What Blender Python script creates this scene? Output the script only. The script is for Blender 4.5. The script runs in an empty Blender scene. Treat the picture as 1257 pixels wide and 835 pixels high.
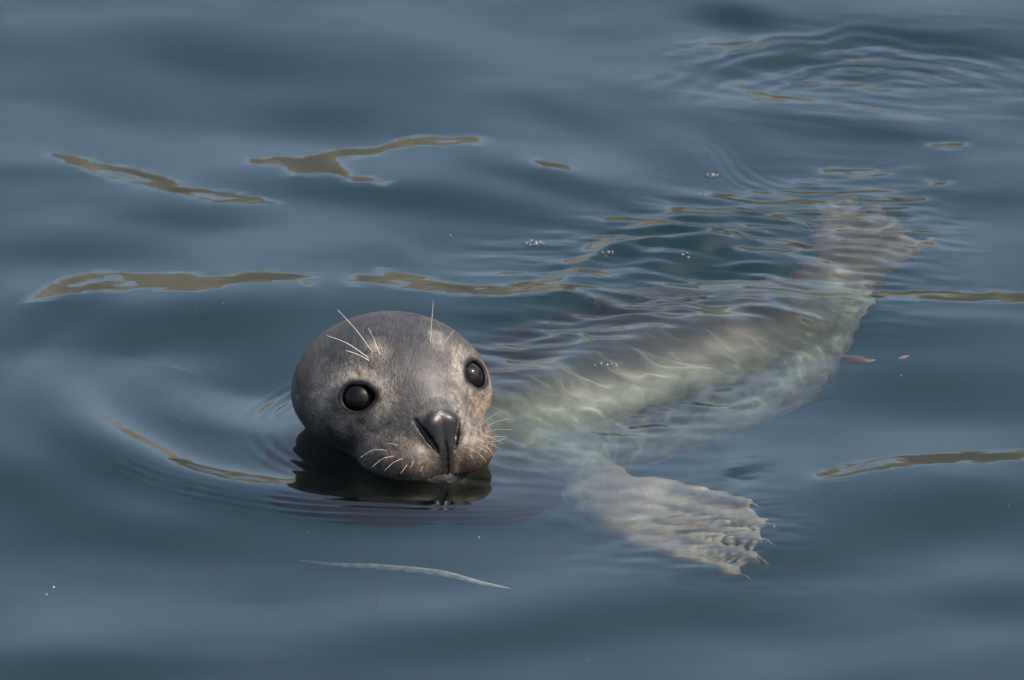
import bpy, bmesh, math, random
import numpy as np
from mathutils import Vector

rng = np.random.default_rng(7)
random.seed(7)
scene = bpy.context.scene
col = scene.collection

# ------------------------------------------------------------------ camera
ELEV = math.radians(24.0)
DIST = 10.0
PXM = 0.00081                       # metres per photo pixel at the seal
PW, PH = 1257.0, 835.0
FPX = DIST / PXM                    # focal length in photo pixels
SE, CE = math.sin(ELEV), math.cos(ELEV)
FWD = np.array([0, CE, -SE]); UPV = np.array([0, SE, CE]); RGT = np.array([1.0, 0, 0])
CAM = np.array([0.1154, 0.16, 0.0]) - FWD * DIST


def pix_dir(px, py):
    d = FWD * FPX + RGT * (px - PW / 2) + UPV * (PH / 2 - py)
    return d / np.linalg.norm(d)


def surf(px, py, z=0.0):
    """point of the water plane seen at a photo pixel"""
    d = pix_dir(px, py)
    return CAM + d * ((z - CAM[2]) / d[2])


CAM[:2] -= surf(486, 529)[:2]       # skull centre at the world origin


def under(px, py, depth):
    """point at a depth under still water seen at a photo pixel (refracted)"""
    d = pix_dir(px, py)
    p = surf(px, py)
    hx = d[:2] / 1.333
    dz = math.sqrt(1 - hx @ hx)
    return p + np.array([hx[0], hx[1], -dz]) * (depth / dz)


def project(x, y, z):
    rx, ry, rz = x - CAM[0], y - CAM[1], z - CAM[2]
    w = ry * FWD[1] + rz * FWD[2]
    return PW / 2 + FPX * rx / w, PH / 2 - FPX * (ry * UPV[1] + rz * UPV[2]) / w


cam_data = bpy.data.cameras.new("camera")
cam = bpy.data.objects.new("camera", cam_data)
col.objects.link(cam)
cam.location = CAM
cam.rotation_euler = (math.pi / 2 - ELEV, 0, 0)
cam_data.sensor_width = 36.0
cam_data.lens = 36.0 * FPX / PW
cam_data.clip_start = 0.5
cam_data.clip_end = 3000
cam_data.dof.use_dof = True
cam_data.dof.focus_distance = DIST - 0.17
cam_data.dof.aperture_fstop = 11.0
scene.camera = cam

# ------------------------------------------------------------------ sky and sun
SUN_EL, SUN_AZ = math.radians(54), math.radians(98)   # azimuth clockwise from +Y
world = bpy.data.worlds.new("World")
scene.world = world
world.use_nodes = True
wn = world.node_tree
sky = wn.nodes.new("ShaderNodeTexSky")
sky.sky_type = 'NISHITA'
sky.sun_disc = False
sky.sun_elevation = SUN_EL
sky.sun_rotation = SUN_AZ
sky.altitude = 0
sky.air_density = 1.0
sky.dust_density = 4.5
sky.ozone_density = 0.0
bgn = wn.nodes["Background"]
bgn.inputs[1].default_value = 0.15
wn.links.new(sky.outputs[0], bgn.inputs[0])

sun_data = bpy.data.lights.new("sun", 'SUN')
sun_data.energy = 2.0
sun_data.angle = math.radians(1.2)
sun_data.color = (1.0, 0.94, 0.85)
sun = bpy.data.objects.new("sun", sun_data)
col.objects.link(sun)
sdir = Vector((math.sin(SUN_AZ) * math.cos(SUN_EL), math.cos(SUN_AZ) * math.cos(SUN_EL), math.sin(SUN_EL)))
sun.rotation_euler = sdir.to_track_quat('Z', 'Y').to_euler()
sun_data.cycles.is_caustics_light = True

scene.view_settings.view_transform = 'Standard'
scene.view_settings.look = 'None'
scene.view_settings.gamma = 1.0
scene.view_settings.exposure = 1.58
scene.view_settings.use_curve_mapping = False
scene.render.engine = 'CYCLES'
cy = scene.cycles
cy.max_bounces = 14
cy.diffuse_bounces = 3
cy.glossy_bounces = 4
cy.transmission_bounces = 10
cy.volume_bounces = 3
cy.transparent_max_bounces = 8
cy.caustics_reflective = False
cy.caustics_refractive = True
cy.sample_clamp_indirect = 4.0
cy.use_denoising = True


# ------------------------------------------------------------------ helpers
def tag(o, label=None, cat=None, group=None, kind=None):
    if label: o["label"] = label
    if cat: o["category"] = cat
    if group: o["group"] = group
    if kind: o["kind"] = kind
    return o


def mesh_obj(name, verts, faces, mat, parent=None, smooth=True):
    me = bpy.data.meshes.new(name)
    verts = np.asarray(verts, np.float32)
    faces = np.asarray(faces, np.int32)
    me.vertices.add(len(verts))
    me.vertices.foreach_set("co", verts.ravel())
    k = faces.shape[1]
    me.loops.add(faces.size)
    me.loops.foreach_set("vertex_index", faces.ravel())
    me.polygons.add(len(faces))
    me.polygons.foreach_set("loop_start", np.arange(0, faces.size, k, dtype=np.int32))
    me.polygons.foreach_set("loop_total", np.full(len(faces), k, np.int32))
    if smooth:
        me.polygons.foreach_set("use_smooth", np.ones(len(faces), bool))
    me.update(calc_edges=True)
    me.materials.append(mat)
    o = bpy.data.objects.new(name, me)
    col.objects.link(o)
    if parent: o.parent = parent
    return o


def new_mat(name):
    m = bpy.data.materials.new(name)
    m.use_nodes = True
    return m, m.node_tree.nodes, m.node_tree.links


def simple_mat(name, color, rough=0.5, spec=0.5, coat=0.0, noise=None):
    m, n, l = new_mat(name)
    b = n["Principled BSDF"]
    b.inputs["Base Color"].default_value = (*color, 1)
    b.inputs["Roughness"].default_value = rough
    b.inputs["Specular IOR Level"].default_value = spec
    b.inputs["Coat Weight"].default_value = coat
    b.inputs["Coat Roughness"].default_value = 0.06
    if noise:
        t = n.new("ShaderNodeTexNoise"); t.inputs["Scale"].default_value = noise[0]
        t.inputs["Detail"].default_value = 6
        r = n.new("ShaderNodeValToRGB")
        r.color_ramp.elements[0].position = 0.3; r.color_ramp.elements[1].position = 0.72
        r.color_ramp.elements[0].color = (*noise[1], 1); r.color_ramp.elements[1].color = (*color, 1)
        tc = n.new("ShaderNodeTexCoord")
        l.new(tc.outputs["Object"], t.inputs["Vector"])
        l.new(t.outputs["Fac"], r.inputs["Fac"]); l.new(r.outputs["Color"], b.inputs["Base Color"])
    return m


def sstep(a, b, x):
    t = np.clip((x - a) / (b - a), 0, 1)
    return t * t * (3 - 2 * t)


def seg_dist(px, py, pts):
    """distance to a polyline, its parameter 0..1 and the signed side"""
    best = np.full(px.shape, 1e9, np.float32); par = np.zeros(px.shape, np.float32); side = np.zeros(px.shape, np.float32)
    pts = np.asarray(pts, float)
    L = np.r_[0, np.cumsum(np.linalg.norm(np.diff(pts, axis=0), axis=1))]
    for i in range(len(pts) - 1):
        a, b = pts[i], pts[i + 1]
        d = b - a; n2 = d @ d
        t = np.clip(((px - a[0]) * d[0] + (py - a[1]) * d[1]) / n2, 0, 1)
        ex, ey = px - a[0] - t * d[0], py - a[1] - t * d[1]
        q = np.hypot(ex, ey)
        m = q < best
        best[m] = q[m]
        par[m] = ((L[i] + t * (L[i + 1] - L[i])) / L[-1])[m]
        side[m] = np.sign(d[0] * ey - d[1] * ex)[m]
    return best, par, side


def poly_sd(px, py, pts):
    """signed distance (negative inside) to a closed polygon"""
    pts = np.asarray(pts, float)
    d, _, _ = seg_dist(px, py, np.vstack([pts, pts[:1]]))
    ins = np.zeros(px.shape, bool)
    j = len(pts) - 1
    for i in range(len(pts)):
        xi, yi = pts[i]; xj, yj = pts[j]
        if yi != yj:
            ins ^= ((yi > py) != (yj > py)) & (px < (xj - xi) * (py - yi) / (yj - yi) + xi)
        j = i
    return np.where(ins, -d, d)


def catmull(pts, n=8):
    pts = np.asarray(pts, float)
    P = np.vstack([2 * pts[0] - pts[1], pts, 2 * pts[-1] - pts[-2]])
    out = []
    for i in range(1, len(P) - 2):
        for t in np.linspace(0, 1, n, endpoint=False):
            a, b, c, d = P[i - 1:i + 3]
            out.append(0.5 * (2 * b + (c - a) * t + (2 * a - 5 * b + 4 * c - d) * t * t + (3 * b - a - 3 * c + d) * t ** 3))
    out.append(pts[-1])
    return np.array(out)


# ------------------------------------------------------------------ the seal's shape (signed distances)
YAW = math.radians(25.5)
HF = np.array([math.sin(YAW), -math.cos(YAW), 0])    # where the nose points
HA = np.array([math.cos(YAW), math.sin(YAW), 0])     # lateral axis


def to_head(P):
    return np.stack([P @ HA, P @ HF, P[:, 2]], 1).astype(np.float32)


def from_head(a, f, u):
    return HA * a + HF * f + np.array([0, 0, u])


def ell(p, c, r):
    q = (p - np.array(c, np.float32))
    r = np.array(r, np.float32)
    k0 = np.sqrt(((q / r) ** 2).sum(1)); k1 = np.sqrt(((q / (r * r)) ** 2).sum(1))
    return k0 * (k0 - 1) / np.maximum(k1, 1e-6)


def cap(p, a, b, ra, rb):
    a = np.array(a, np.float32); b = np.array(b, np.float32)
    d = b - a
    t = np.clip(((p - a) @ d) / (d @ d), 0, 1)
    q = p - a - t[:, None] * d
    return np.sqrt((q * q).sum(1)) - (ra + (rb - ra) * t)


def smin(a, b, k):
    h = np.maximum(k - np.abs(a - b), 0) / k
    return np.minimum(a, b) - h * h * k * 0.25


def smax(a, b, k):
    return -smin(-a, -b, k)


EYE_N = np.array([0.46, 0.70, 0.55]); EYE_N /= np.linalg.norm(EYE_N)
EYE_P = np.array([0.0620, 0.0400, 0.0640])
BROW = np.array([0.033, 0.022, 0.100])
EYE_R = 0.0180
EYE_IN = 0.0122


def eye_frame(s):
    n = EYE_N * (s, 1, 1); p = EYE_P * (s, 1, 1)
    return p, n, p - n * EYE_IN


MM = 0.001
_v = lambda *c: np.array(c) * MM


def head_base(p):
    q = p.copy(); q[:, 0] = np.abs(q[:, 0])
    w = p.copy()                                       # cheeks draw in towards the jaw
    tk = np.clip((.036 - p[:, 2]) / .060, 0, 1); tk = 1 - .14 * tk * tk * (3 - 2 * tk)
    w[:, 0] /= tk; w[:, 1] = (w[:, 1] + .012) / tk - .012
    d = ell(w, _v(0, -12, 35), _v(97, 97, 77)) * tk
    d = smin(d, ell(w, _v(0, 10, 36), _v(81, 46, 42)) * tk, .026)
    d = smin(d, cap(p, _v(0, 14, 46), _v(0, 76, 32), .046, .033), .028)                      # snout
    d = smin(d, ell(q, _v(28, 87, 13), _v(33, 34, 27)), .010)                                  # whisker pads
    d = smin(d, ell(q, _v(42, 70, 10), _v(26, 29, 25)), .014)                                   # rear of the pads
    d = smin(d, ell(q, _v(28, 40, -4), _v(30, 38, 28)), .026)                                  # jowls
    d = smin(d, ell(p, _v(0, 66, -28), _v(38, 40, 20)), .018)                                  # chin
    d = smin(d, cap(p, _v(0, 102, 20), _v(0, 103, -4), .0160, .0165), .010)                    # upper lip
    d = smin(d, ell(p, _v(0, 91, 40), _v(20, 16, 20)), .012)                                   # nose pad
    d = smin(d, cap(q, _v(9.5, 98.5, 47), _v(5.5, 108, 28), .0100, .0075), .006)                     # nose wings
    d = smin(d, cap(q, _v(22, 92, 40), _v(14, 105, 24), .0075, .0070), .008)                   # outer nostril rims
    return d


def face_point(a, u, inset=0.0):
    """point of the face at a lateral and height position (mm), pushed in by inset"""
    f = np.arange(.20, .0, -.0005)
    P = np.stack([np.full(f.shape, a * MM), f, np.full(f.shape, u * MM)], 1).astype(np.float32)
    d = head_base(P)
    i = np.argmax(d < 0)
    return np.array([a * MM, f[i] - inset * MM, u * MM])


# seat the eyes in the surface, sliding them along the line of sight
_dirv = np.array([0, .91, .41])
_t = np.arange(-.03, .04, .0005)
_d = head_base((EYE_P + _t[:, None] * _dirv).astype(np.float32))
EYE_P = EYE_P + _dirv * (_t[int(np.argmax(_d > 0))] - .0045)
GROOVE = []
for pts, r0, r1, r2, inset in (([(22.5, 53), (19, 46), (14.5, 38), (10.8, 31), (8.5, 25)], 2.2, 2.8, 1.0, 1.3),
                               ([(0, 36), (0, 33), (0, 30), (0, 27), (0, 25)], .3, .6, .8, .0),
                               ([(0, 25), (0, 17), (0, 9), (0, 1), (0, -8)], .8, .9, 1.0, .1),
                               ([(0, -8), (14, -8.5), (28, -7), (44, -9), (56, -10)], 2.0, 2.2, 1.8, .5)):
    pp = [face_point(a, u, inset) for a, u in pts]
    rr = np.interp(np.linspace(0, 1, len(pp)), [0, .5, 1], [r0, r1, r2]) * MM
    GROOVE += [(pp[i], pp[i + 1], rr[i], rr[i + 1]) for i in range(len(pp) - 1)]


def head_sdf(p):
    d = head_base(p)
    q = p.copy(); q[:, 0] = np.abs(q[:, 0])
    m = (p[:, 1] > .03) & (q[:, 0] < .075) & (p[:, 2] < .075)
    if m.any():
        dm, qm = d[m], q[m]
        for A, B, ra, rb in GROOVE:
            dm = smax(dm, -cap(qm, A, B, ra, rb), .0022)
        d[m] = dm
    # brow pads, brow ridge over the eye, ear pit
    d = smin(d, ell(q, BROW - _v(1, 1, 4), _v(9, 9, 7)), .014)
    d = smax(d, -cap(q, _v(95, -24, 49), _v(93, -33, 56), .0024, .0012), .006)
    # eyes: shallow hollow, lids and opening
    p0, n, c = eye_frame(1)
    w = q - c.astype(np.float32)
    ax = w @ n.astype(np.float32)
    rad = np.sqrt(np.maximum((w * w).sum(1) - ax * ax, 0))
    t = np.array([n[1], -n[0], 0]); t /= np.linalg.norm(t)          # across the eye, pointing away from the nose
    b = np.cross(t, n); b *= np.sign(b[2])
    wt = w @ t.astype(np.float32); wb = w @ b.astype(np.float32)
    # almond opening: drawn out towards the nose and down
    ang = np.arctan2(wb, -wt)
    shape = 1 + 0.22 * np.exp(-((ang - 0.10) / 0.38) ** 2) + 0.05 * np.cos(2 * ang) - .03 * np.sin(ang)
    re = rad / shape
    lid = np.sqrt((re - 0.0162) ** 2 + (ax - 0.0092) ** 2) - 0.0030
    d = smin(d, lid, .010)
    hole = np.maximum(np.maximum(re - 0.0138, wb - .0112), np.abs(ax - 0.008) - 0.016)
    d = smax(d, -hole, .0025)
    return d


# spine of the body under water: photo pixel + depth for the middle line
def P_(px, py, d):
    return under(px, py, d)


SPINE_PX = [(505, 528, .085, .082), (570, 516, .120, .094), (670, 495, .160, .126), (775, 465, .170, .138), (885, 430, .160, .120),
            (960, 402, .140, .074), (1003, 376, .125, .042), (1022, 350, .112, .028)]
SPINE = np.array([P_(q[0], q[1], q[2] + .018) for q in SPINE_PX])
SPR = np.array([q[3] for q in SPINE_PX])
THROAT = [P_(480, 572, .135), P_(610, 575, .21)]  # throat bulge, enlarged so the water under the chin looks dark
# fore flipper: wrist line and five digit tips, traced through the water surface
FL_ROOT = [P_(695, 560, .135), P_(728, 606, .130)]
FL_WRIST = [P_(808, 590, .085), P_(785, 607, .095), P_(770, 624, .105), P_(768, 643, .113), P_(785, 664, .120)]
FL_TIP = [P_(922, 618, .060), P_(938, 645, .070), P_(936, 663, .080), P_(924, 681, .090), P_(898, 699, .100)]
HIND = [dict(root=P_(1012, 345, .105), tips=[P_(1003, 264, .085), P_(1020, 253, .08), P_(1046, 250, .08), P_(1074, 259, .08), P_(1088, 276, .085)]),
        dict(root=P_(1022, 345, .115), tips=[P_(1095, 284, .10), P_(1140, 297, .105), P_(1138, 305, .115), P_(1110, 318, .12), P_(1078, 333, .125)])]


def flip_sdf(P, wrist, tips, r0, r1, k, web=0.72):
    d = None
    for a, b in zip(wrist, tips):
        e = cap(P, a, b, r0, r1)
        d = e if d is None else smin(d, e, k)
    for i in range(len(tips) - 1):                     # webbing between the digits
        for t in np.linspace(0.0, web, 14):
            a = wrist[i] + (tips[i] - wrist[i]) * t
            b = wrist[i + 1] + (tips[i + 1] - wrist[i + 1]) * t
            rw = (r0 * .62) * (1 - t) + .0032 * t
            d = smin(d, cap(P, a, b, rw, rw), .004)
    return d


def body_sdf(P):
    P = P.astype(np.float32)
    S = catmull(np.c_[SPINE, SPR], 4)
    d = None
    for i in range(len(S) - 1):
        e = cap(P, S[i, :3], S[i + 1, :3], S[i, 3], S[i + 1, 3])
        d = e if d is None else smin(d, e, .02)
    d = smin(d, cap(P, THROAT[0], THROAT[1], .062, .085), .05)
    d = smin(d, cap(P, P_(418, 553, .105), THROAT[0], .052, .064), .05)  # added leftward reach of the throat, darkens the water seen there
    d = smin(d, cap(P, P_(392, 580, .150), THROAT[0], .050, .064), .05)  # second added reach, covers the bright water left of the throat
    m = (P[:, 0] > .08) & (P[:, 1] < .20)
    if m.any():
        p = P[m]
        arm = cap(p, P_(690, 530, .18), FL_ROOT[0], .050, .038)
        arm = smin(arm, cap(p, FL_ROOT[0], FL_WRIST[1], .038, .022), .02)
        arm = smin(arm, cap(p, FL_ROOT[1], FL_WRIST[3], .034, .018), .02)
        e = smin(d[m], arm, .045)
        d[m] = smin(e, flip_sdf(p, FL_WRIST, FL_TIP, .0120, .0062, .009, .96), .03)
    m = P[:, 0] > SPINE[-3, 0] - .04
    if not m.any(): return d
    full, d, P = d, d[m], P[m]
    for h in HIND:
        r = h['root']
        ws = [r + (t - r) * .30 for t in h['tips']]
        e = flip_sdf(P, ws, h['tips'], .010, .006, .012, .9)
        e = smin(e, cap(P, SPINE[-2], r, .030, .022), .03)
        for w_ in ws:
            e = smin(e, cap(P, r, w_, .024, .011), .015)
        d = smin(d, e, .03)
    full[m] = d
    return full


def seal_sdf(P):
    P = P.astype(np.float32)
    out = np.empty(len(P), np.float32)
    step = 400000
    for i in range(0, len(P), step):
        p = P[i:i + step]
        near = (np.abs(p[:, 0]) < .19) & (np.abs(p[:, 1]) < .21) & (p[:, 2] > -.14)
        d = body_sdf(p)
        if near.any():
            dn = d[near]
            d[near] = smin(dn, head_sdf(to_head(p[near])), .045)
        out[i:i + step] = d
    return out


def surface_net(f, lo, hi, h):
    lo = np.array(lo); n4 = np.ceil((np.array(hi) - lo) / (4 * h)).astype(int)
    g = [lo[k] + (np.arange(n4[k]) + .5) * 4 * h for k in range(3)]
    C = np.stack(np.meshgrid(*g, indexing='ij'), -1).reshape(-1, 3)
    fc = f(C)
    n = n4 * 4
    F = np.repeat(np.repeat(np.repeat(fc.reshape(n4), 4, 0), 4, 1), 4, 2).astype(np.float32)
    act = np.abs(fc) < 4 * h * 1.9
    base = np.stack(np.unravel_index(np.nonzero(act)[0], n4), 1) * 4
    off = np.stack(np.meshgrid(*[np.arange(4)] * 3, indexing='ij'), -1).reshape(-1, 3)
    idx = (base[:, None] + off[None]).reshape(-1, 3)
    F[idx[:, 0], idx[:, 1], idx[:, 2]] = f(lo + idx * h)
    neg = F < 0
    cnt = np.zeros(n - 1, np.uint8)
    corners = [(i, j, k) for i in (0, 1) for j in (0, 1) for k in (0, 1)]
    sl = lambda a, c: a[c[0]:c[0] + n[0] - 1, c[1]:c[1] + n[1] - 1, c[2]:c[2] + n[2] - 1]
    for c in corners:
        cnt += sl(neg, c)
    cells = np.stack(np.nonzero((cnt > 0) & (cnt < 8)), 1)
    vid = np.full(n - 1, -1, np.int32); vid[tuple(cells.T)] = np.arange(len(cells))
    V = {c: F[cells[:, 0] + c[0], cells[:, 1] + c[1], cells[:, 2] + c[2]] for c in corners}
    acc = np.zeros((len(cells), 3)); num = np.zeros(len(cells))
    for c in corners:
        for ax in range(3):
            if c[ax] == 0:
                e = list(c); e[ax] = 1; e = tuple(e)
                a, b = V[c], V[e]
                m = (a < 0) != (b < 0)
                t = np.where(m, a / np.where(m, a - b, 1), 0)
                pos = np.tile(np.array(c, float), (len(cells), 1)); pos[:, ax] = t
                acc[m] += pos[m]; num[m] += 1
    verts = lo + (cells + acc / num[:, None]) * h
    faces = []
    for ax in range(3):
        o1, o2 = (ax + 1) % 3, (ax + 2) % 3
        s0 = [slice(1, n[k] - 1) for k in range(3)]; s0[ax] = slice(0, n[ax] - 1)
        s1 = list(s0); s1[ax] = slice(1, n[ax])
        A, B = neg[tuple(s0)], neg[tuple(s1)]
        for flag, flip in ((A & ~B, False), (~A & B, True)):
            ii = np.stack(np.nonzero(flag), 1)
            for k in (o1, o2): ii[:, k] += 1
            q = []
            for d1, d2 in ((-1, -1), (0, -1), (0, 0), (-1, 0)):
                jj = ii.copy(); jj[:, o1] += d1; jj[:, o2] += d2
                q.append(vid[tuple(jj.T)])
            q = np.stack(q, 1)
            faces.append(q[:, ::-1] if flip else q)
    faces = np.vstack(faces)
    faces = faces[(faces >= 0).all(1)]
    return verts, faces


def newton(V, f, it=2, eps=5e-4, lim=.0012):
    for _ in range(it):
        d = f(V)
        G = np.stack([(f(V + np.eye(3)[k] * eps) - d) / eps for k in range(3)], 1)
        g2 = np.maximum((G * G).sum(1), .15)
        s = np.clip(-d / g2, -lim, lim)
        V = V + G * s[:, None]
    return V


def vnoise(P, scale, seed=0):
    """smooth value noise in 3D, about -1..1"""
    q = P * scale + seed * 17.3
    i = np.floor(q).astype(np.int64); t = q - i; t = t * t * (3 - 2 * t)
    def hsh(a):
        v = (a[:, 0] * 73856093) ^ (a[:, 1] * 19349663) ^ (a[:, 2] * 83492791) ^ (seed * 2654435)
        v = (v ^ (v >> 13)) * 1274126177
        return ((v & 0xffff) / 32767.5) - 1
    r = 0
    for cx in (0, 1):
        for cyy in (0, 1):
            for cz in (0, 1):
                w = (t[:, 0] if cx else 1 - t[:, 0]) * (t[:, 1] if cyy else 1 - t[:, 1]) * (t[:, 2] if cz else 1 - t[:, 2])
                r = r + w * hsh(i + np.array([cx, cyy, cz]))
    return r


# ------------------------------------------------------------------ water surface: slopes read as waves
NX0, NX1, NY0, NY1 = -0.48, 0.74, -0.70, 1.28
HW = 0.0018
gx = np.arange(NX0, NX1, HW); gy = np.arange(NY0, NY1, HW)
X, Y = np.meshgrid(gx, gy)                    # rows along y
PX, PY = project(X, Y, np.zeros_like(X))
PX = PX.astype(np.float32); PY = PY.astype(np.float32)


def band_noise(lx, ly, seed, rot=0.0, sharp=1.0):
    """filtered noise on the core grid with correlation lengths in metres, unit variance"""
    r = np.random.default_rng(seed)
    n = r.standard_normal(X.shape)
    ky = np.fft.fftfreq(X.shape[0], HW)[:, None]; kx = np.fft.rfftfreq(X.shape[1], HW)[None]
    c, s = math.cos(rot), math.sin(rot)
    k2 = ((kx * c + ky * s) * lx) ** 2 + ((-kx * s + ky * c) * ly) ** 2
    F = np.fft.rfft2(n) * (k2 ** 0.5) * np.exp(-k2 * sharp)
    o = np.fft.irfft2(F, s=X.shape)
    return o / o.std()


def blob(cx, cyy, rx, ry, rot=0):
    c, s = math.cos(math.radians(rot)), math.sin(math.radians(rot))
    dx, dy = PX - cx, PY - cyy
    return np.exp(-(((dx * c + dy * s) / rx) ** 2 + ((-dx * s + dy * c) / ry) ** 2))


# slope along the view (positive faces the camera and looks dark, negative mirrors the low sky)
S = np.zeros_like(PX) - 0.056
S += 0.016 * band_noise(.26, .17, 3) + 0.005 * band_noise(.14, .06, 4, -.15)
LIGHT_DARK = [
    # x, y, rx, ry, rotation, slope
    (225, 55, 110, 26, 0, .035), (330, 78, 110, 26, 5, .03), (165, 118, 100, 26, 0, .035), (420, 148, 120, 26, 8, .04),
    (120, 20, 120, 12, 0, -.02), (560, 45, 120, 22, 8, -.04), (640, 110, 130, 22, 10, -.02), (300, 168, 230, 26, 6, -.03),
    (60, 185, 110, 24, 0, -.03), (470, 192, 170, 26, 4, -.042), (190, 218, 180, 28, 12, -.04), (20, 215, 70, 12, 0, .02),
    (440, 240, 120, 15, 6, .06), (610, 262, 130, 15, 10, .05), (690, 235, 120, 12, 14, .05), (700, 200, 100, 12, 10, -.03),
    (225, 268, 120, 13, 4, .03), (120, 262, 70, 10, 0, -.02), (380, 292, 140, 16, -5, -.05), (110, 312, 120, 14, 0, .02),
    (200, 348, 220, 26, 0, -.045), (560, 325, 80, 12, 20, -.04), (530, 352, 130, 18, 5, -.045),
    (250, 405, 170, 20, -4, .07), (80, 400, 60, 16, -30, .04), (620, 398, 60, 10, 4, .07), (650, 415, 70, 8, -4, .05),
    (330, 440, 60, 30, 0, .05),
    (300, 500, 120, 22, 15, -.055), (150, 500, 70, 26, 40, -.05), (330, 575, 110, 16, 8, -.06), (280, 535, 80, 8, 10, .02),
    (50, 600, 120, 45, 0, .06), (220, 655, 180, 30, 0, .055), (480, 660, 160, 20, 0, .03), (560, 645, 150, 12, 0, .02),
    (250, 760, 230, 22, -2, -.06), (90, 720, 100, 16, 0, -.01), (700, 705, 110, 20, -8, -.045), (480, 735, 120, 14, 0, -.02),
    (620, 780, 220, 26, -8, .05), (120, 820, 170, 20, 0, .05), (380, 822, 120, 14, 0, -.01),
    (1100, 790, 190, 26, -8, -.055), (900, 745, 120, 20, -4, .03), (1150, 700, 120, 18, -10, -.02), (1215, 735, 60, 24, 0, .03),
    (1150, 632, 190, 26, -9, .07), (960, 690, 60, 16, -10, .06), (1120, 545, 210, 30, -4, -.045), (930, 560, 100, 28, -4, -.04),
    (1170, 480, 130, 30, 0, .06), (1120, 420, 120, 16, 0, .035), (1200, 395, 110, 8, 0, -.04),
    (1180, 300, 120, 24, 0, -.03), (1210, 245, 80, 12, 0, .025), (1030, 225, 90, 14, 6, -.04), (1180, 195, 90, 14, 0, -.02),
    (900, 175, 80, 20, 30, .03), (960, 150, 80, 16, 10, .03), (840, 200, 60, 30, 30, .02), (1080, 160, 90, 10.4, 8, 0.0625),
    (700, 150, 80, 20, 20, .03), (760, 90, 90, 30, 0, -.02), (905, 22, 50, 13, 8, 0.1125), (960, 70, 90, 10.4, -14, 0.075),
    (1150, 50, 120, 10.4, 6, 0.075), (1220, 120, 80, 12, 0, -.03), (1000, 110, 90, 12, -5, -.03), (850, 140, 40, 30, 40, -.03),
    # the hollow and hump over the back of the seal
    (800, 455, 190, 20, -16, .15), (920, 418, 110, 14, -8, .12), (720, 480, 90, 20, -14, .08),
    (700, 420, 110, 12, -12, -.07), (820, 385, 120, 8, -12, -.06), (640, 450, 60, 8, -14, -.05),
    (760, 318, 60, 9, -10, .10), (850, 330, 60, 12, -12, .16), (930, 345, 90, 8, 0, .08), (700, 385, 80, 8, 6, .09),
    (840, 360, 60, 6, -6, -.06), (900, 270, 120, 22, -8, -.07), (1040, 270, 70, 28, 0, -.02), (790, 290, 70, 9, -24, -.07),
    (690, 432, 120, 12, -14, -.05), (800, 402, 110, 9, -14, -.05), (300, 470, 70, 14, 0, .03), (700, 560, 90, 30, 0, -.02), (780, 640, 110, 40, 10, .0),
]
for b_ in LIGHT_DARK:
    S += (2.9 if b_[5] > 0 else 1.8) * b_[5] * blob(*b_[:5])

S = np.where(S < -.075, -.075 + .028 * np.tanh((S + .075) / .028), S)

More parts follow.
